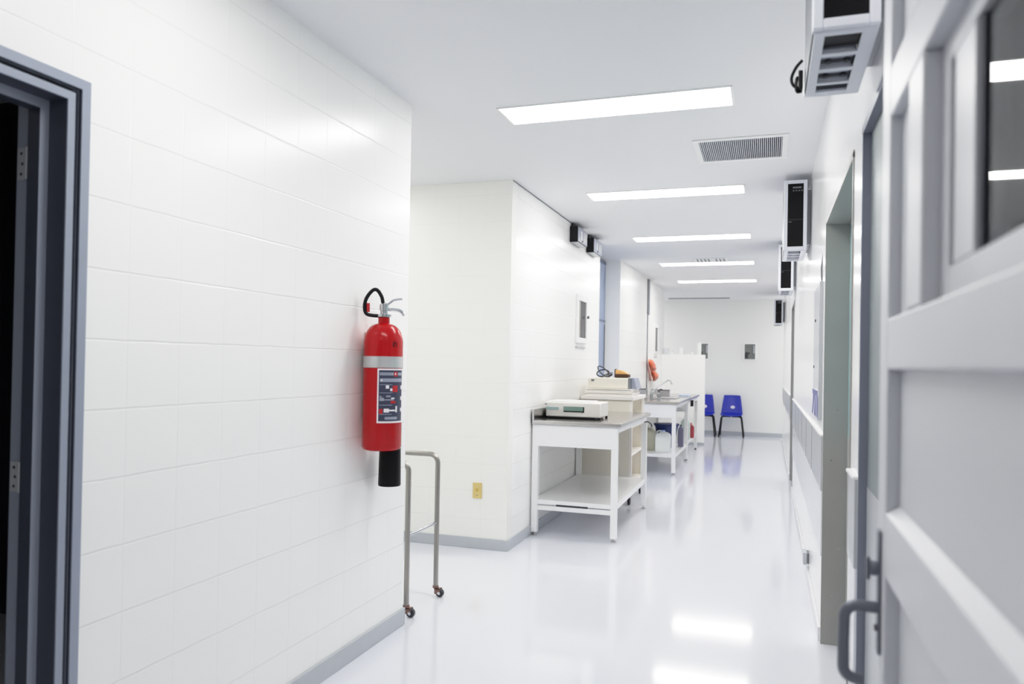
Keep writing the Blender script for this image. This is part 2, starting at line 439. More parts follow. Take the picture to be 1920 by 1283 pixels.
v = thing('ceiling_vent', 'square slatted air vent between the two nearest ceiling lights', 'vent', (-.17, 4.76, H))
f = MB(); vx0, vx1, vy0, vy1 = -.405, .062, 4.545, 4.985
t = .035
for a in ((vx0-t, vx1+t, vy0-t, vy0), (vx0-t, vx1+t, vy1, vy1+t), (vx0-t, vx0, vy0, vy1), (vx1, vx1+t, vy0, vy1)): f.box(*a, H-.008, H-.0005)
part('frame', f, M_white, v, .002)
part('cavity', MB().box(vx0, vx1, vy0, vy1, H-.0015, H-.0005), M_vent, v)
s = MB(); n = 42
for k in range(n):
    x = vx0+(k+.5)*(vx1-vx0)/n
    s.prism([(x-.0022, H-.008), (x+.0010, H-.008), (x+.0034, H-.0016), (x+.0002, H-.0016)], vy0, vy1, 'y')
part('grille', s, M_cage, v)
v = thing('ceiling_vent', 'small far ceiling vent beside the fourth light panel', 'vent', (-.68, 9.65, H))
f = MB(); f.box(-.88, -.49, 9.50, 9.80, H-.006, H-.0005); part('frame', f, M_white, v, .002)
s = MB()
for k in range(8):
    x = -.855+k*.045
    if k == 4: continue
    s.box(x, x+.02, 9.53, 9.77, H-.0068, H-.006)
part('grille', s, M_mid, v)
v = thing('ceiling_vent', 'long thin grey slot vent across the far end of the ceiling', 'vent', (-1.28, 15.0, H))
part('slot', MB().box(-1.86, -.71, 14.93, 15.06, H-.012, H-.0005), M_mid, v, .002)
part('rim', MB().box(-1.88, -.69, 14.91, 15.08, H-.004, H-.0003), M_white, v)

# ------------------------------------------------------------------ fire extinguisher
ex, ey = -1.657, 3.075
R = .0885
fe = thing('fire_extinguisher', 'red fire extinguisher with silver band hung on the left wall', 'fire extinguisher', (ex, ey, .95))
pr = [(.0, .946), (.070, .946), (.082, .951), (R, .962), (R, 1.43)]
for k in range(1, 9):
    a = k/9*PI/2; pr.append((.026+(R-.026)*math.cos(a), 1.43+.088*math.sin(a)))
pr += [(.026, 1.52), (.026, 1.548), (.0, 1.548)]
part('cylinder', MB().lathe(pr, ex, ey, 48), M_red, fe, smooth=True)
part('band', MB().lathe([(R+.0002, 1.318), (R+.0018, 1.319), (R+.0018, 1.369), (R+.0002, 1.370)], ex, ey, 48), M_silver, fe, smooth=True)
# bracket to the wall
br = MB(); br.box(XL+.0005, XL+.006, ey+.01, ey+.05, 1.06, 1.48); br.box(XL+.006, ex-R+.006, ey+.01, ey+.03, 1.33, 1.36)
part('bracket', br, M_steel, fe)
# sticker, printed on the curve: px offset from the axis -> azimuth
AZ = math.degrees(math.atan2(-ey, -ex))
def az(px): return AZ+math.degrees(math.asin(max(-.985, min(.985, (px-717.5)/37.0))))
def zz(py): return 1.318-(py-690)*.002435
def sk(mb, x0, x1, y0, y1, lvl):       # x,y on the sticker print
    mb.patch(ex, ey, R+.0004+lvl*.0004, az(x0), az(x1), zz(y1), zz(y0))
st = part('sticker', (lambda m: (sk(m, 707.5, 753.8, 691, 790.5, 0), m)[1])(MB()), M_paper, fe, label='instruction sticker with three picture rows')
m = MB(); sk(m, 710.3, 752, 694, 787, 1); part('print_field', m, M_label, st)
def pieces(name, mm, items, parent):
    for (x0, x1, y0, y1, l) in items:
        q = MB(); sk(q, x0, x1, y0, y1, l); part(name, q, mm, parent)
pieces('text_line', M_lightbar, [(712,714.2,698,703.5,2), (714.8,717.5,698,703.5,2), (718,720.4,698,703.5,2), (721,724,698,703.5,2), (724.6,727,698,703.5,2), (727.6,731,698,703.5,2), (731.6,737,698,703.5,2),
    (744.5,751.5,698,703.5,2), (712,751.5,709,715.5,2), (712,735,719.8,720.8,2), (712,735,734.8,735.8,2), (712,735,757,758,2), (712,735,773.8,774.8,2), (722,744,779,784,2)], st)
pieces('hand_figure', M_lightbar, [(712,720,744,750,2), (724,732,740,743,2), (720,738,747,749,2), (712,716,741,743,2)], st)
pieces('white_figure', M_paper, [(714,716.5,711,713.6,3), (723,729,721.5,727.5,2), (731,735,727,732,2), (720,729.5,764,771,2), (729.6,740.5,766,769,2), (741.2,744,759.5,771,2), (749.8,751.8,722,729,2), (749.8,751.8,742,749,2), (749.8,751.8,763,770,2)], st)
pieces('red_figure', M_sticker_red, [(737.5,743.5,696.5,705.5,2), (735.5,744.5,722,734,2), (732.5,741,750,754.5,2), (711.5,718,764.5,773.5,2)], st)
pieces('figure_mark', M_paper, [(739.2,741.2,699,702.5,3), (733,739,744,746.5,3)], st)
# painted number 2 near the shoulder
m = MB()
def num(strokes, x, y, s):
    for (x0, x1, y0, y1) in strokes: m.patch(ex, ey, R+.0005, az(x+x0*s), az(x+x1*s), zz(y+y1*s), zz(y+y0*s))
num(((0,4,0,1.4), (2.8,4,0,4.4), (0,4,3.6,5), (0,1.2,4.2,9), (0,4,7.8,9.2)), 734.5, 641.5, 1.0)
num(((0,1.1,0,8),), 740.5, 642.5, 1.0)
part('painted_number', m, M_black, fe)
# valve head
vh = MB()
vh.lathe([(.0, 1.549), (.034, 1.549), (.034, 1.560), (.018, 1.564), (.018, 1.575), (.022, 1.578), (.022, 1.606), (.014, 1.612), (.0, 1.612)], ex, ey, 24)
rx, ry = math.cos(math.radians(AZ+90)), math.sin(math.radians(AZ+90))         # sideways, seen from the corridor
def side(d, z, o=0): return (ex+rx*d-ry*o*0+o*math.cos(math.radians(AZ)), ey+ry*d+o*math.sin(math.radians(AZ)), z)
part('valve', vh, M_chrome, fe, smooth=True)
part('carry_handle', MB().tube(smoothpath([side(.012, 1.583), side(.04, 1.585), side(.07, 1.580), side(.083, 1.568), side(.088, 1.556)]), .0075, 8), M_chrome, fe, smooth=True)
part('squeeze_lever', MB().tube(smoothpath([side(.006, 1.600), side(.022, 1.612), side(.04, 1.626), side(.06, 1.631), side(.080, 1.633)]), .0055, 8), M_chrome, fe, smooth=True)
part('hose', MB().tube(smoothpath([side(-.006, 1.610), side(-.012, 1.640), side(-.03, 1.668), side(-.047, 1.672), side(-.066, 1.655), side(-.083, 1.625), side(-.088, 1.590), side(-.080, 1.563), side(-.055, 1.555), side(-.008, 1.553)]), .0085, 10), M_black, fe, smooth=True)
part('safety_tag', MB().cyl(side(-.072, 1.57), side(-.072, 1.61), .008, 12), M_sticker_red, fe, smooth=True)
hx, hy = -1.655, 3.172
part('discharge_horn', MB().lathe([(.0, .945), (.048, .950), (.050, .94), (.053, .772), (.051, .766), (.046, .766), (.043, .80), (.0, .80)], hx-.02, hy+.02, 32), M_screen, fe, smooth=True)

# ------------------------------------------------------------------ stainless trolley in the side passage
tr_ = thing('trolley', 'stainless tube trolley on casters standing in the side passage', 'trolley', (-2.1, 3.8, 0))
for y in (3.635, 4.01):
    p = [(-1.795, y, .062), (-1.795, y, .76)] + arc((-1.845, y, .765), .05, 0, 90, 7, 'xz') + [(-2.35, y, .815)] + arc((-2.35, y, .765), .05, 90, 180, 7, 'xz') + [(-2.40, y, .062)]
    part('end_frame', MB().tube(p, .0145, 14), M_tube, tr_, smooth=True)
part('crossbar', MB().tube([(-1.795, 3.648, .425), (-1.795, 3.998, .425)], .008, 10), M_chrome, tr_, smooth=True)
part('crossbar', MB().tube([(-2.40, 3.648, .425), (-2.40, 3.998, .425)], .008, 10), M_chrome, tr_, smooth=True)
for x in (-1.795, -2.40):
    for y in (3.635, 4.01):
        c = MB(); c.cyl((x, y, .05), (x, y, .063), .018, 14)
        s = 1 if x > -2 else 1
        c.box(x-.002, x+.034*s, y-.0155, y-.0125, .018, .05); c.box(x-.002, x+.034*s, y+.0125, y+.0155, .018, .05); c.box(x-.004, x+.03, y-.0155, y+.0155, .044, .050)
        cs = part('caster', c, M_brown, tr_, .001)
        part('wheel', MB().cyl((x+.027, y-.011, .0235), (x+.027, y+.011, .0235), .0235, 20), M_dark, cs, .003, smooth=True)
        part('hub', MB().cyl((x+.027, y-.0185, .0235), (x+.027, y+.0185, .0235), .009, 12), M_chrome, cs, smooth=True)

# outlet on the recess wall
o = thing('wall_outlet', 'beige outlet plate low on the wall of the side passage', 'outlet', (-1.987, 5.149, .42))
part('plate', MB().box(-2.022, -1.952, 5.141, 5.1495, .363, .476), M_beige, o, .003)
part('socket', MB().cyl((-1.987, 5.1415, .425), (-1.987, 5.139, .425), .014, 16), M_ivory, o)
part('screw', MB().cyl((-1.987, 5.1415, .385), (-1.987, 5.1402, .385), .004, 8), M_steel, o)

# ------------------------------------------------------------------ steel topped tables
def table(label, x0, x1, y0, y1, ztop, zsh, group=None, splash=True, bar=True, foot=M_steel):
    t = thing('work_table', label, 'table', ((x0+x1)/2, (y0+y1)/2, 0), group)
    T = MB(); T.box(x0-.002, x1+.028, y0-.015, y1+.015, ztop-.03, ztop)
    part('table_top', T, M_steel, t, .004)
    if splash:
        part('splashback', MB().box(x0-.002, x0+.016, y0-.015, y1+.015, ztop+.0005, ztop+.085), M_steel, t, .003)
    a = MB(); zb = ztop-.20
    a.box(x0, x1, y0, y0+.02, zb, ztop-.031); part('apron', a, M_white, t, .002)
    a = MB(); a.box(x1-.02, x1, y0+.05, y1-.05, ztop-.075, ztop-.031); a.box(x0, x0+.02, y0+.05, y1-.05, ztop-.075, ztop-.031)
    part('side_rail', a, M_white, t, .002)
    a = MB(); a.box(x0+.05, x1-.05, y1-.02, y1, ztop-.10, ztop-.031); part('apron', a, M_white, t, .002)
    for lx in (x0, x1-.047):
        for ly_ in (y0+.0005, y1-.047):
            l = MB().box(lx, lx+.047, ly_+(.0205 if ly_ < y0+.01 else 0), ly_+.047, .03, ztop-.101 if ly_ > y0+.01 else ztop-.031)
            if ly_ < y0+.01: l.box(lx, lx+.047, ly_-.0003, ly_+.0205, .03, zb-.0005)
            lg = part('leg', l, M_white, t)
            f = MB(); f.cyl((lx+.0235, ly_+.0235, .0005), (lx+.0235, ly_+.0235, .010), .019, 14); f.cyl((lx+.0235, ly_+.0235, .010), (lx+.0235, ly_+.0235, .032), .007, 8)
            part('foot', f, foot, lg, smooth=True)
    sh = MB(); sh.box(x0+.047, x1-.047, y0+.01, y1-.01, zsh-.008, zsh); sh.box(x1-.048, x1-.01, y0+.05, y1-.05, zsh-.045, zsh); sh.box(x0+.01, x0+.048, y0+.05, y1-.05, zsh-.045, zsh)
    sh.box(x0+.047, x1-.047, y0+.008, y0+.014, zsh-.035, zsh-.0005)
    part('shelf', sh, M_white, t, .002)
    if bar:
        a = MB(); a.box(x0+.047, x1-.047, y0+.005, y0+.035, zsh-.08, zsh-.045); part('stretcher', a, M_white, t, .002)
        a = MB(); a.box(x0+.048, x1-.26, y0+.010, y0+.030, zsh-.0449, zsh-.036)
        a = MB(); a.box(x0+.20, x0+.45, y0+.007, y0+.009, zsh-.0448, zsh-.030); part('shelf_slot', a, M_dark, t)
    return t
t1 = table('nearest steel topped white table, holding a small white instrument', XL+.014, -1.072, 5.70, 7.20, .905, .285)

# instrument on table 1
dv = thing('instrument', 'white boxy instrument with green slot, on the nearest table', 'instrument', (-1.52, 6.05, .905))
db = MB().box(-1.715, -1.262, 5.96, 6.28, .922, 1.04); part('housing', db, M_tray, dv, .008)
part('base', MB().box(-1.725, -1.30, 5.975, 6.27, .910, .9215), M_black, dv)
for x in (-1.695, -1.275):
    for y in (5.98, 6.26): part('foot', MB().cyl((x, y, .9055), (x, y, .9218), .010, 10), M_black, dv)
part('display', MB().box(-1.715, -1.605, 5.9575, 5.961, .975, 1.000), M_lcd, dv, .001)
sl = part('slot_frame', MB().box(-1.565, -1.395, 5.9565, 5.961, .962, 1.006), M_black, dv, .001)
part('slot_window', MB().box(-1.562, -1.403, 5.954, 5.9568, .971, 1.004), M_slot, sl, .001)
part('button', MB().box(-1.725, -1.705, 5.9575, 5.961, 1.018, 1.026), M_lightbar, dv)
part('lid', MB().box(-1.70, -1.35, 5.985, 6.26, 1.0405, 1.048), M_white, dv, .003)

# ------------------------------------------------------------------ cart behind table 1
CX0, CX1, CY0, CY1 = -1.735, -1.235, 7.30, 8.06
ct = thing('shelf_cart', 'cream shelf cart on casters between the two white tables', 'cart', (-1.48, 7.68, 0))
part('front_panel', MB().box(CX0, CX1-.03, CY0, CY0+.018, .17, 1.005), M_cream, ct, .002)
part('rear_panel', MB().box(CX0, CX1-.03, CY1-.018, CY1, .17, 1.005), M_cream, ct, .002)
part('back_panel', MB().box(CX0, CX0+.015, CY0+.019, CY1-.019, .17, 1.005), M_cream, ct)
for y in (CY0, CY1-.03):
    part('post', MB().box(CX1-.0295, CX1, y, y+.03, .13, 1.005), M_tray, ct, .002)
part('cart_top', MB().box(CX0-.01, CX1+.012, CY0-.012, CY1+.012, 1.006, 1.043), M_tray, ct, .006)
for z in (.185, .47, .74):
    part('shelf', MB().box(CX0+.016, CX1-.002, CY0+.031, CY1-.031, z, z+.02), M_tray, ct, .002)
for x in (CX0+.05, CX1-.02):
    for y in (CY0+.02, CY1-.06):
        c = MB(); c.cyl((x, y+.03, .10), (x, y+.03, .13), .012, 10); c.box(x-.017, x-.013, y-.012, y+.04, .035, .1); c.box(x+.013, x+.017, y-.012, y+.04, .035, .1); c.box(x-.017, x+.017, y-.0, y+.04, .095, .101)
        cs = part('caster', c, M_steel, ct)
        part('wheel', MB().cyl((x-.011, y, .0405), (x+.011, y, .0405), .04, 20), M_black, cs, .003, smooth=True)
part('bottom_panel', MB().box(CX0+.001, CX1-.03, CY0+.019, CY1-.019, .15, .165), M_cream, ct)

tl = ['lower ivory tray lying flat on the cream cart', 'upper ivory tray of the stack, under the cream recorder']
for k in range(2):
    x0, x1, y0, y1, z = -1.70+k*.01, -1.232-k*.008, 7.30, 7.75, 1.0435+k*.036
    tb = MB(); tb.box(x0+.008, x1-.008, y0+.008, y1-.008, z, z+.026); tb.box(x0, x1, y0, y1, z+.0262, z+.0355)
    o = part('tray', tb, M_tray, None, .003); tag(o, tl[k], 'tray', 'stacked trays on the cart')
rc = thing('recorder', 'cream recorder box with sloped grey end, on top of the cart', 'recorder', (-1.5, 7.55, 1.115))
part('housing', MB().box(-1.69, -1.29, 7.35, 7.74, 1.1156, 1.222), M_cream, rc, .012)
part('end_panel', MB().prism([(7.36, 1.1156), (7.74, 1.1156), (7.72, 1.222), (7.36, 1.222)], -1.289, -1.272, 'x'), M_mid, rc)
part('end_cover', MB().prism([(-1.271, 1.09+.0256), (-1.215, 1.1156), (-1.245, 1.225), (-1.271, 1.225)], 7.44, 7.72, 'y'), M_lightbar, rc, .002)
part('knob', MB().box(-1.652, -1.626, 7.340, 7.3495, 1.188, 1.206), M_mid, rc, .002)
cb = thing('cable', 'coiled dark cable lying on top of the cream recorder', 'cable', (-1.58, 7.5, 1.223))
for k, (cx, cy, ra, tz, col) in enumerate(((-1.555, 7.46, .058, .105, 0), (-1.575, 7.52, .062, .07, 1), (-1.53, 7.50, .05, .04, 2))):
    pts = []
    for i in range(21):
        a = 2*PI*i/20; pts.append((cx+ra*math.cos(a), cy+.04*math.sin(a)+.01*k, 1.2295+tz*(.5-.5*math.cos(a+.6+k))))
    part('loop', MB().tube(pts, 0.006, 8, cap=False), (M_dark, M_black, M_mid)[col], cb, smooth=True)
part('plug', MB().tube(smoothpath([(-1.50, 7.44, 1.23), (-1.475, 7.43, 1.245), (-1.46, 7.43, 1.255)]), .007, 8), M_black, cb, smooth=True)
pc = thing('pouch', 'tan and dark brown pouch on the cream recorder, right of the cable', 'pouch', (-1.38, 7.5, 1.223))
part('pouch_body', MB().box(-1.435, -1.305, 7.43, 7.58, 1.2235, 1.258), M_brownd, pc, .006)
part('flap', MB().prism([(-1.432, 1.2585), (-1.308, 1.2585), (-1.325, 1.272), (-1.375, 1.295), (-1.43, 1.303)], 7.44, 7.57, 'y'), M_tan, pc, .004)
part('buckle', MB().box(-1.442, -1.4355, 7.45, 7.56, 1.2245, 1.308), M_dark, pc)

# pipe conduits low behind table 1
p = MB().cyl((XL+.009, 7.245, .02), (XL+.009, 7.245, 1.0), .007, 8); o = part('wall_pipe', p, M_mid, None, smooth=True); tag(o, 'thin dark pipe on the wall behind the nearest table', 'pipe')

# ------------------------------------------------------------------ sink table and the table beyond
t2 = table('sink table with stainless top and faucet, beyond the cream cart', XL+.014, -1.068, 9.50, 11.02, .905, .25, splash=True, bar=False)
bs = MB(); bx0, bx1, by0, by1 = -1.52, -1.16, 10.35, 10.85
for a in ((bx0, bx1, by0, by0+.03), (bx0, bx1, by1-.03, by1), (bx0, bx0+.03, by0+.03, by1-.03), (bx1-.03, bx1, by0+.03, by1-.03)): bs.box(*a, .9055, .917)
part('basin_rim', bs, M_steel, t2, .004)
part('basin', MB().box(bx0+.03, bx1-.03, by0+.03, by1-.03, .74, .9072), M_glassy, t2)  # pale flat fill; the partition's reflection on stainless is in its colour
fc = thing('faucet', 'chrome mixer faucet with long raised spout on the sink table', 'faucet', (-1.45, 10.2, .905))
fb = MB(); fb.box(-1.50, -1.34, 10.17, 10.24, .9055, .918); fb.cyl((-1.47, 10.2, .918), (-1.47, 10.2, .985), .02, 14); fb.cyl((-1.37, 10.2, .918), (-1.37, 10.2, .985), .02, 14); fb.box(-1.485, -1.355, 10.18, 10.22, .965, .998)
part('faucet_body', fb, M_chrome, fc, .003)
part('spout', MB().tube(smoothpath([(-1.42, 10.2, .99), (-1.415, 10.2, 1.04), (-1.36, 10.2, 1.085), (-1.255, 10.2, 1.155), (-1.232, 10.2, 1.16), (-1.215, 10.2, 1.135), (-1.20, 10.2, 1.105)]), .009, 10), M_chrome, fc, smooth=True)
for x in (-1.47, -1.37):
    part('tap_handle', MB().tube([(x, 10.2, .998), (x, 10.2, 1.02), (x+.02, 10.17, 1.035), (x+.05, 10.14, 1.03)], .009, 8), M_chrome if x < -1.4 else M_dark, fc, smooth=True)
bx = thing('soap_dispenser', 'grey metal box beside the faucet on the sink table', 'dispenser', (-1.59, 10.2, .905))
part('box_body', MB().box(-1.66, -1.53, 10.15, 10.26, .9055, 1.03), M_steel, bx, .006)
part('box_lid', MB().box(-1.662, -1.528, 10.148, 10.262, 1.0305, 1.04), M_mid, bx, .003)
dr = thing('utensil_tray', 'grey metal tray behind the faucet on the sink table', 'tray', (-1.4, 10.6, .905))
part('tray_body', MB().box(-1.50, -1.32, 10.9, 10.99, .9055, 1.0), M_steel, dr, .006)
part('tray_rim', MB().box(-1.505, -1.315, 10.895, 10.995, 1.0005, 1.01), M_mid, dr, .002)

t3 = table('farthest white table, past the sink table toward the low partition', XL+.014, -1.076, 11.12, 12.65, .895, .262, splash=False, bar=False, foot=M_dark)
o = thing('towel_holder', 'black box hung at the corner of the farthest white table', 'holder', (-1.04, 11.15, .8))
part('holder_body', MB().box(-1.0455, -1.005, 11.10, 11.16, .775, .86), M_black, o, .004)
part('holder_cap', MB().box(-1.047, -1.003, 11.098, 11.162, .8605, .864), M_dark, o)
o = thing('folded_cloth', 'pale blue folded cloth on the farthest white table', 'cloth', (-1.15, 11.3, .895))
part('fold', MB().box(-1.23, -1.07, 11.2, 11.4, .8955, .915), M_glassy, o, .006)
part('fold', MB().box(-1.225, -1.075, 11.205, 11.395, .9155, .932), mat('pale_blue_cloth', (196,214,246), .7), o, .006)

# things under the sink table and the table beyond
def jug(label, x, y, z, wx, wy, h, m, capm, handle=True, name='jug', cat='jug', group=None):
    t = thing(name, label, cat, (x, y, z), group)
    b = MB()
    P = [(-wx/2, -wy/2), (wx/2, -wy/2), (wx/2, wy/2), (-wx/2, wy/2)]
    rings = []
    for s, q in ((.92, 0), (1, .02), (1, .72), (.9, .82), (.55, .9), (.28, .93)):
        rings.append([b.bm.verts.new((x+px*s, y+py*s, z+.0005+h*q)) for px, py in P])
    for a, c in zip(rings, rings[1:]):
        for k in range(4): b.bm.faces.new([a[k], a[(k+1)%4], c[(k+1)%4], c[k]])
    b.bm.faces.new(rings[0][::-1]); b.bm.faces.new(rings[-1])
    part('body', b, m, t, .012)
    part('cap', MB().cyl((x, y, z+h*.931), (x, y, z+h), min(wx, wy)*.16, 14), capm, t, smooth=True)
    if handle:
        part('grip', MB().tube(smoothpath([(x-wx*.40, y, z+h*.76), (x-wx*.42, y, z+h*.93), (x-wx*.2, y, z+h*.97), (x-wx*.08, y, z+h*.93)]), .009, 8), m, t, smooth=True)
    return t
jug('beige plastic jug at the left on the sink table shelf', -1.49, 10.0, .25, .20, .17, .30, M_jug, M_jug)
jug('white jerrycan at the front of the sink table shelf', -1.255, 9.80, .25, .18, .15, .275, M_can, mat('pale_blue_cap', (190,205,245), .4), name='jerrycan', cat='jerrycan')
bk = thing('basin', 'navy blue plastic basin behind the jerrycan under the sink', 'basin', (-1.25, 10.35, .25))
part('basin_shell', MB().lathe([(.0, .2505), (.10, .2505), (.155, .535), (.165, .54), (.165, .55), (.15, .55), (.095, .27), (.0, .27)], -1.29, 10.4, 28), M_navy, bk, smooth=True)
part('rim', MB().lathe([(.152, .5505), (.172, .5505), (.172, .568), (.152, .568)], -1.29, 10.4, 28), M_navy, bk, smooth=True)
jug('purple grey bottle with dark stripe on the shelf, right of the basin', -1.115, 10.55, .25, .07, .09, .30, M_purple, M_dark, False, 'bottle', 'bottle')
jug('pale mint bottle with dark cap on the farthest table shelf', -1.15, 11.5, .262, .13, .13, .33, M_mint, M_dark, False, 'bottle', 'bottle')
cr = thing('bottle', 'crimson red bottle at the right on the farthest table shelf', 'bottle', (-1.10, 11.75, .262))
part('bottle_body', MB().lathe([(.0, .2625), (.048, .2625), (.052, .275), (.052, .43), (.03, .455), (.02, .46), (.0, .46)], -1.10, 11.8, 20), M_crim, cr, smooth=True)
part('bottle_neck', MB().lathe([(.0, .4605), (.018, .4605), (.018, .49), (.0, .49)], -1.10, 11.8, 14), mat('pale_red', (205,130,130), .4), cr, smooth=True)
kt = thing('steel_kettle', 'small steel pot at the back left under the sink table', 'pot', (-1.55, 10.6, .25))
part('pot_body', MB().lathe([(.0, .2505), (.08, .2505), (.09, .27), (.09, .45), (.07, .475), (.0, .48)], -1.60, 10.7, 22), M_steel, kt, smooth=True)
part('pot_handle', MB().tube(arc((-1.60, 10.7, .49), .07, 0, 180, 8, 'xz'), .007, 8), M_dark, kt, smooth=True)

# ------------------------------------------------------------------ low partition with items on top
pw = MB(); pw.box(XL+.001, -1.018, 13.30, 13.38, 0, 1.548); o = part('wall_partition', pw, M_plain, None, .004); tag(o, 'low white partition wall behind the sink tables', 'partition', kind='structure')
struct('trim_12', MB().box(XL+.02, -1.012, 13.288, 13.30, 0, .05), M_base)
def bottle(label, x, h, r, name='bottle', m=M_can, cat='bottle'):
    t = thing(name, label, cat, (x, 13.34, 1.548), 'white items along the partition top')
    part('bottle_body', MB().lathe([(.0, 1.5485), (r, 1.5485), (r, 1.5485+h*.8), (r*.6, 1.5485+h*.86), (0, 1.5485+h*.86)], x, 13.34, 18), m, t, smooth=True)
    part('bottle_cap', MB().cyl((x, 13.34, 1.5487+h*.861), (x, 13.34, 1.5485+h), r*.55, 12), M_white, t, smooth=True)
part_t = thing('canister', 'tallest white canister at the right end of the partition top', 'canister', (-1.122, 13.34, 1.548), 'white items along the partition top')
part('canister_body', MB().lathe([(.0, 1.5485), (.036, 1.5485), (.036, 1.735), (.0, 1.735)], -1.122, 13.34, 20), M_can, part_t, smooth=True)
part('canister_lid', MB().lathe([(.0, 1.7355), (.037, 1.7355), (.037, 1.757), (.0, 1.757)], -1.122, 13.34, 20), M_white, part_t, smooth=True)
bottle('mid height white bottle standing alone on the partition top', -1.43, .135, .036)
def bowl(label, x, r, h, name, cat, m):
    t = thing(name, label, cat, (x, 13.34, 1.548), 'white items along the partition top')
    part('bowl_shell', MB().lathe([(.0, 1.5485), (r*.6, 1.5485), (r, 1.5485+h*.8), (r*.92, 1.5485+h*.8), (r*.5, 1.56), (0, 1.56)], x, 13.34, 20), m, t, smooth=True)
    part('lid', MB().lathe([(r*.9, 1.5487+h*.8), (r*.93, 1.549+h*.85), (r*.4, 1.5485+h), (0, 1.5485+h)], x, 13.34, 20), m, t, smooth=True)
bowl('low white lidded bowl between bottle and canister on the partition', -1.257, .045, .05, 'bowl', 'bowl', M_can)
bowl('crumpled clear plastic tub at the left end of the partition top', -1.685, .062, .115, 'plastic_tub', 'tub', M_glassy)
t = thing('spray_bottle', 'small white spray bottle beside the clear tub on the partition', 'bottle', (-1.585, 13.34, 1.548), 'white items along the partition top')
part('bottle_body', MB().lathe([(.0, 1.5485), (.03, 1.5485), (.03, 1.57), (.012, 1.59), (.0, 1.59)], -1.585, 13.34, 16), M_can, t, smooth=True)
part('nozzle', MB().tube([(-1.585, 13.34, 1.5905), (-1.58, 13.34, 1.612), (-1.545, 13.33, 1.622)], .009, 8), M_white, t, smooth=True)

# orange bag hung on the wall by the partition
ob = thing('plastic_bag', 'translucent orange plastic bag hanging on the wall above the faucet', 'bag', (-1.75, 12.05, 1.43))
b = MB()
n = 9
rows = []
for i, (z, yc, hw, th) in enumerate(((1.44, 11.72, .05, .012), (1.42, 11.75, .16, .03), (1.37, 11.80, .21, .05), (1.31, 11.86, .20, .05), (1.27, 11.96, .15, .03), (1.24, 12.02, .17, .045), (1.19, 12.10, .21, .055), (1.14, 12.16, .17, .045), (1.11, 12.2, .08, .02))):
    ring = []
    for k in range(12):
        a = 2*PI*k/12; wv = 1+.22*math.sin(3*a+i*1.7)
        ring.append(b.bm.verts.new((XL+.022+th*(1+math.cos(a)*wv*.9)*.9, yc+hw*math.sin(a)*wv, z+.01*math.sin(2*a+i))))
    rows.append(ring)
for a, c in zip(rows, rows[1:]):
    for k in range(12): b.bm.faces.new([a[k], a[(k+1)%12], c[(k+1)%12], c[k]])
b.bm.faces.new(rows[0][::-1]); b.bm.faces.new(rows[-1])
part('bag_film', b, M_orange, ob, smooth=True)
part('hook', MB().tube([(XL+.001, 11.72, 1.47), (XL+.02, 11.72, 1.465), (XL+.025, 11.72, 1.455)], .005, 8), M_steel, ob, smooth=True)

# conduit down the wall
cd = thing('conduit', 'thin grey vertical conduit on the left wall above the sink', 'conduit', (XL, 11.66, 1.4))
part('cover', MB().box(XL+.0005, XL+.016, 11.60, 11.78, 2.13, H-.001), M_mid, cd, .003)
part('pipe', MB().box(XL+.0005, XL+.010, 11.63, 11.67, .95, 2.1295), M_mid, cd)

# ------------------------------------------------------------------ things on the left wall
def hatch(label, y0, y1, z0, z1, knob=True):
    t = thing('wall_hatch', label, 'hatch', (XL, (y0+y1)/2, z0))
    f = MB(); w_ = .05
    f.box(XL+.0005, XL+.022, y0, y0+w_, z0, z1); f.box(XL+.0005, XL+.022, y1-w_, y1, z0, z1)
    f.box(XL+.0005, XL+.022, y0+w_, y1-w_, z0, z0+.055); f.box(XL+.0005, XL+.022, y0+w_, y1-w_, z1-.06, z1)
    part('frame', f, M_white, t, .003)
    ym = y0+w_+(y1-y0-2*w_)*.42
    part('pane', MB().box(XL+.0005, XL+.006, y0+w_, ym, z0+.055, z1-.06), M_shaft2, t)
    part('pane', MB().box(XL+.0005, XL+.009, ym, y1-w_, z0+.055, z1-.06), M_shaft, t, label='dark pane half')
    if knob: part('latch', MB().cyl((XL+.022, y1-.02, z0+.27), (XL+.042, y1-.02, z0+.27), .014, 12), M_mid, t, smooth=True)
    s = MB().box(XL+.0005, XL+.012, y0, y1-.03, z0-.045, z0-.03); part('sill_strip', s, M_guard, t)
    return t
hatch('white framed hatch with dark pane above the nearest table', 7.10, 7.52, 1.555, 2.03)
hatch('white framed hatch farther down the wall, above the partition', 12.35, 12.76, 1.53, 2.03, False)

sp = thing('wall_speaker', 'black speaker box under the ceiling, the nearer of the left wall pair', 'speaker', (XL+.04, 7.0, 2.48), 'black boxes on the left wall')
def speaker(y0, t):
    x1 = XL+.082
    part('casing', MB().box(XL+.001, x1-.006, y0, y0+.37, 2.485, 2.63), M_black, t, .003)
    part('front_plate', MB().box(x1-.0055, x1, y0+.004, y0+.366, 2.49, 2.628), M_lightbar, t, .002)
    part('grip_slot', MB().box(x1+.0003, x1+.003, y0+.11, y0+.15, 2.525, 2.60), M_white, t)
    part('name_plate', MB().box(x1+.0003, x1+.002, y0+.20, y0+.34, 2.515, 2.605), M_guard, t)
    part('knob', MB().cyl((x1, y0+.16, 2.508), (x1+.006, y0+.16, 2.508), .007, 10), M_black, t)
    part('mount', MB().box(XL+.001, XL+.02, y0+.05, y0+.32, 2.631, H-.001), M_dark, t)
    part('underside', MB().box(XL+.01, x1-.008, y0+.01, y0+.36, 2.481, 2.4848), M_guard, t)
speaker(6.815, sp)
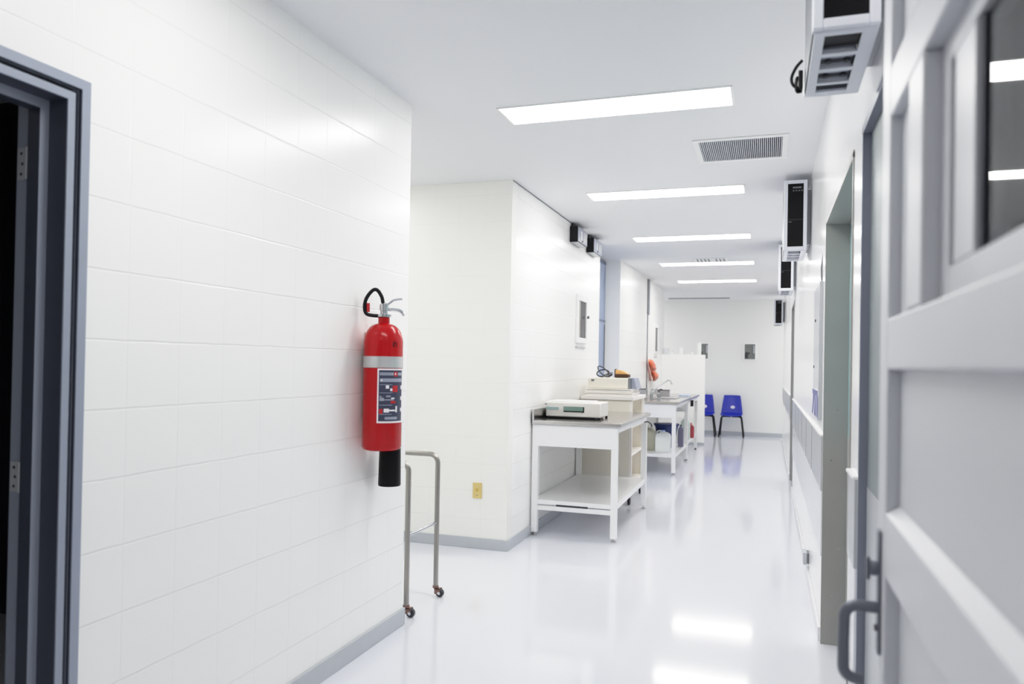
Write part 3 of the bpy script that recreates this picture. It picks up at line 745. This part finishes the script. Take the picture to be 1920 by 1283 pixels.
c = copy_tree(sp); c.location = (XL+.04, 7.0+.675, 2.48); c['label'] = 'black speaker box under the ceiling, the farther of the left wall pair'

# ------------------------------------------------------------------ white caged monitors on the right wall
def monitor(y0, label, dep=.50, zb=2.15, zt=2.625):
    x0, x1, y1 = .0885, .236, y0+dep
    t = thing('wall_monitor', label, 'monitor', (.16, y0, zb), 'white framed units along the right wall')
    f = MB(); w_ = .024
    f.box(x0, x0+w_, y0, y0+.02, zb, zt); f.box(x1-w_, x1, y0, y0+.02, zb, zt)
    f.box(x0+w_, x1-w_, y0, y0+.02, zb, zb+w_); f.box(x0+w_, x1-w_, y0, y0+.02, zt-w_, zt)
    part('front_frame', f, M_cage, t, .003)
    sc_ = part('front_panel', MB().box(x0+w_+.0003, x1-w_-.0003, y0+.006, y0+.019, zb+w_+.0003, zt-w_-.0003), M_screen, t)
    part('seam', MB().box(x0+w_+.002, x1-w_-.002, y0+.005, y0+.0058, zb+.205, zb+.209), M_dark, sc_)
    bt = MB()
    for k in range(4): bt.box(x0+.055+k*.018, x0+.065+k*.018, y0+.0045, y0+.0058, zt-.075, zt-.068)
    bt.box(x0+.055, x0+.11, y0+.0045, y0+.0058, zt-.055, zt-.045); bt.box(x0+.03, x0+.05, y0+.0045, y0+.0058, zb+.190, zb+.194)
    part('button', bt, M_mid, sc_)
    # cage shell
    s = MB(); s.box(x0, x1, y0+.0205, y1, zt-.008, zt); s.box(x0, x0+.005, y1-.03, y1, zb, zt-.0085); s.box(x0, x0+.005, y0+.0205, y0+.028, zb, zt-.0085); s.box(x1-.005, x1, y0+.0205, y1, zb, zt-.0085)
    s.box(x0+.006, x1-.006, y1-.005, y1, zb, zt-.0085)
    part('cage', s, M_cage, t)
    part('side_panel', MB().box(x0+.0015, x0+.004, y0+.0285, y1-.031, zb+.008, zt-.012), M_mid, t)
    g = MB(); g.box(x0+.0055, x0+.03, y0+.021, y1-.006, zb-.003, zb+.004); g.box(x1-.035, x1-.0055, y0+.021, y1-.006, zb-.003, zb+.004)
    L = y1-y0
    for a, c_ in ((.021, .045), (.16, .185), (.27, .295), (.38, .40), (.455, .494)):
        g.box(x0+.0301, x1-.0351, y0+a*L/.5, y0+c_*L/.5, zb-.003, zb+.004)
    part('bottom_grid', g, M_cage, t, .001)
    iu = part('inner_unit', MB().box(x0+.031, x1-.036, y0+.17*L/.5, y0+.45*L/.5, zb+.014, zb+.10), M_lightbar, t, .004)
    for yy in (.25, .36):
        ft = MB()
        for xx in (.05, .095): ft.cyl((x0+xx, y0+yy*L/.5, zb+.006), (x0+xx, y0+yy*L/.5, zb+.0139), .009, 10)
        ft.box(x0+.032, x1-.037, y0+(yy-.005)*L/.5, y0+(yy+.02)*L/.5, zb+.0125, zb+.0138)
        part('unit_foot', ft, M_dark, iu)
    part('inner_unit', MB().box(x0+.031, x1-.036, y0+.03, y0+.155*L/.5, zb+.012, zb+.40), M_black, t)
    part('wall_bracket', MB().box(x1+.0003, XR-.0006, y0+.10, y1-.06, zb+.05, zt-.05), M_guard, t)
    return t
m1 = monitor(1.91, 'white caged unit nearest the camera at the top right, seen from below', .475)
pth = smoothpath([(.0825, 2.33, 2.24), (.066, 2.34, 2.225), (.054, 2.35, 2.20), (.058, 2.35, 2.178), (.072, 2.355, 2.17), (.079, 2.36, 2.185), (.070, 2.355, 2.20), (.066, 2.35, 2.175), (.070, 2.35, 2.157), (.080, 2.36, 2.16)])
part('power_cable', MB().tube(pth, .0045, 8), M_black, m1, smooth=True)
part('cable_plug', MB().box(.072, .0845, 2.335, 2.365, 2.16, 2.215), M_black, m1, .003)
m2 = monitor(5.46, 'white framed unit with black front, second along the right wall', .57)
m3 = monitor(8.30, 'white framed unit with black front, just behind the second one', .57)
m4 = monitor(14.0, 'farthest white framed unit with black front, near the end wall', .5, 2.105, 2.55)

# ------------------------------------------------------------------ right wall panel and box
np_ = thing('notice_panel', 'tall grey panel on the right wall beyond the green doorway', 'panel', (XR, 4.5, 1.08))
part('board', MB().box(XR-.012, XR-.0005, 4.22, 4.80, 1.085, 1.80), M_panelgrey, np_, .002)
part('edge_strip', MB().box(XR-.018, XR-.0005, 4.205, 4.2195, 1.085, 1.80), M_guard, np_)
part('fixing', MB().cyl((XR-.012, 4.62, 1.62), (XR-.016, 4.62, 1.62), .008, 10), M_dark, np_)
part('fixing', MB().cyl((XR-.012, 4.72, 1.36), (XR-.016, 4.72, 1.36), .008, 10), M_dark, np_)
part('top_fin', MB().prism([(XR-.0005, 1.802), (XR-.006, 1.82), (XR-.009, 1.88), (XR-.0005, 1.955)], 4.30, 4.325, 'y'), M_mid, np_)
nt_ = thing('sign', 'small blue and white sign at the foot of the grey wall panel', 'sign', (XR-.013, 4.5, 1.09))
part('sign_plate', MB().box(XR-.0155, XR-.0125, 4.22, 4.80, 1.087, 1.235), M_paper, nt_)
em = MB()
xe0, xe1 = XR-.0168, XR-.0157
em.prism([(4.76, 1.232), (4.30, 1.232), (4.30, 1.205), (4.76, 1.205)], xe0, xe1, 'x')
em.prism([(4.79, 1.09), (4.70, 1.09), (4.55, 1.205), (4.70, 1.205)], xe0, xe1, 'x')
em.prism([(4.60, 1.09), (4.42, 1.09), (4.46, 1.205), (4.52, 1.205)], xe0, xe1, 'x')
em.prism([(4.36, 1.09), (4.23, 1.09), (4.27, 1.205), (4.40, 1.205)], xe0, xe1, 'x')
part('emblem', em, M_notice, nt_)
fb = thing('floor_box', 'small grey box low on the right wall near the floor', 'box', (.245, 5.22, .06))
part('box_body', MB().box(.228, .2505, 5.18, 5.30, .10, .175), M_guard, fb, .003)
part('box_back', MB().box(.2508, XR-.0005, 5.19, 5.29, .105, .17), M_mid, fb)

# ------------------------------------------------------------------ far end
def frame_pic(x0, x1, z0, z1, label):
    t = thing('wall_window', label, 'window', ((x0+x1)/2, YE, z0), 'small windows in the end wall')
    f = MB(); w_ = .022; y0, y1 = YE-.03, YE-.0005
    f.box(x0, x0+w_, y0, y1, z0, z1); f.box(x1-w_, x1, y0, y1, z0, z1); f.box(x0+w_, x1-w_, y0, y1, z0, z0+w_); f.box(x0+w_, x1-w_, y0, y1, z1-w_, z1)
    part('frame', f, M_white, t, .003)
    part('pane', MB().box(x0+w_, x1-w_, YE-.012, y1, z0+w_, z1-w_), M_mirror, t)
    d = MB(); d.box(x0+.03, x0+.09, YE-.0135, YE-.0125, z0+.04, z0+.16); d.box(x0+.06, x0+.12, YE-.0137, YE-.0127, z0+.12, z0+.155); d.box(x1-.075, x1-.065, YE-.0135, YE-.0125, z0+.12, z1-.05); d.box(x1-.075, x1-.03, YE-.0135, YE-.0125, z0+.12, z0+.13)
    part('inside_shape', d, M_dark, t)
    part('inside_shape', MB().box(x1-.062, x1-.026, YE-.0135, YE-.0125, z0+.132, z1-.05), M_guard, t)
frame_pic(-.462, -.222, 1.485, 1.825, 'small framed window in the end wall above the blue chair')
frame_pic(-1.36, -1.12, 1.485, 1.825, 'small framed window in the end wall, half hidden by the partition')

def chair(cx, label):
    t = thing('chair', label, 'chair', (cx, 15.2, 0), 'blue shell chairs against the end wall')
    # shell: curved back flowing into the seat
    sec = [(15.46, .795), (15.45, .77), (15.43, .68), (15.40, .57), (15.375, .49), (15.35, .445), (15.30, .425), (15.22, .42), (15.12, .425), (15.06, .43), (15.03, .42), (15.025, .405)]
    wd = [.150, .158, .172, .186, .196, .20, .205, .208, .206, .20, .195, .19]
    b = MB(); rows = []; n = 8
    for (y, z), hw in zip(sec, wd):
        row = []
        for k in range(n+1):
            u = -1+2*k/n; cur = .028*(u*u)
            row.append((cx+hw*u, y-cur*(1 if z > .45 else .2), z+(cur*.6 if z <= .45 else 0)))
        rows.append([b.bm.verts.new(p) for p in row])
    for a, c in zip(rows, rows[1:]):
        for k in range(n): b.bm.faces.new([a[k], a[k+1], c[k+1], c[k]])
    sh = part('seat_shell', b, M_chair, t, smooth=True)
    md = sh.modifiers.new('thick', 'SOLIDIFY'); md.thickness = .009; md.offset = 0
    part('grip_hole', MB().sphere((cx+.015, 15.372, .565), .042, 1, .12, .75), M_paper, sh, smooth=True, label='pale oval grip opening')
    for s in (-1, 1):
        p = [(cx+s*.228, 15.04, .002), (cx+s*.185, 15.09, .37)] + [(cx+s*.17, 15.11, .392), (cx+s*.12, 15.12, .398), (cx+s*.01, 15.12, .398)]
        part('leg', MB().tube(p, .013, 10), M_black, t, smooth=True)
        p = [(cx+s*.225, 15.50, .002), (cx+s*.185, 15.36, .37), (cx+s*.17, 15.34, .392), (cx+s*.12, 15.33, .398), (cx+s*.01, 15.33, .398)]
        part('leg', MB().tube(p, .013, 10), M_black, t, smooth=True)
    return t
chair(-.655, 'blue shell chair fully in view by the end wall')
chair(-1.18, 'blue shell chair half hidden behind the low partition')

# ------------------------------------------------------------------ light
def lamp(name, x, y, z, sx, sy, power, col=(1, .985, .955)):
    l = bpy.data.lights.new(name, 'AREA'); l.shape = 'RECTANGLE'; l.size = sx; l.size_y = sy; l.energy = power; l.color = col
    o = bpy.data.objects.new(name, l); COL.objects.link(o); o.location = (x, y, z); return o
lamp('lamp_entry', -.763, 1.76, H-.01, 1.15, .25, 15.5)
lamp('fill_store', -2.9, .9, 2.5, .3, .3, .6)  # added fill that lifts the unlit room from black
lamp('lamp_entry_back', -.763, -.35, H-.01, 1.15, .25, 5)
lamp('fill_passage', -3.1, 4.35, H-.01, .25, 1.1, 10)  # unseen fill added to even out the side passage light
lamp('fill_cross', 1.5, 14.95, H-.01, .25, .9, 18)  # unseen fill added to lighten the far wall
lamp('fill_cross_left', -3.0, 14.55, H-.01, .25, 1.1, 18)  # second added fill for the far wall, out of view on the left
W = bpy.data.worlds.new('World'); S.world = W; W.use_nodes = True
W.node_tree.nodes['Background'].inputs[0].default_value = (1, .99, .97, 1); W.node_tree.nodes['Background'].inputs[1].default_value = .25

# ------------------------------------------------------------------ camera
cam = bpy.data.cameras.new('Camera'); co = bpy.data.objects.new('Camera', cam); COL.objects.link(co); S.camera = co
cam.sensor_width = 36; cam.lens = 1420.526/1920*36; cam.shift_y = 25.71/1920; cam.clip_start = .02
yaw, pit, rol = .326048, .0096986, .0177655
fw = Vector((-math.sin(yaw), math.cos(yaw), 0)); rt = Vector((math.cos(yaw), math.sin(yaw), 0)); up = Vector((0, 0, 1))
f2 = fw*math.cos(pit)+up*math.sin(pit); u2 = up*math.cos(pit)-fw*math.sin(pit)
r3 = rt*math.cos(rol)+u2*math.sin(rol); u3 = u2*math.cos(rol)-rt*math.sin(rol)
co.matrix_world = Matrix(((r3.x, u3.x, -f2.x, 0), (r3.y, u3.y, -f2.y, 0), (r3.z, u3.z, -f2.z, 1.35), (0, 0, 0, 1)))
cam.dof.use_dof = True; cam.dof.focus_distance = 4.6; cam.dof.aperture_fstop = 2.9

S.view_settings.view_transform = 'Standard'; S.view_settings.look = 'None'; S.view_settings.exposure = .12; S.view_settings.gamma = 1
# soft highlight shoulder of the film response
S.view_settings.use_curve_mapping = True
cm = S.view_settings.curve_mapping; cm.white_level = (3, 3, 3); cm.extend = 'HORIZONTAL'
cv = cm.curves[3]
for x, y in ((.05, .05), (.2, .2), (.4, .41), (.6, .60), (.85, .76), (1.25, .88), (2.0, .965)):
    cv.points.new(x/3, y)
cm.update()
S.cycles.max_bounces = 14; S.cycles.diffuse_bounces = 8; S.cycles.glossy_bounces = 5; S.cycles.sample_clamp_indirect = 6
S.cycles.use_denoising = True
S.cycles.caustics_reflective = False; S.cycles.caustics_refractive = False
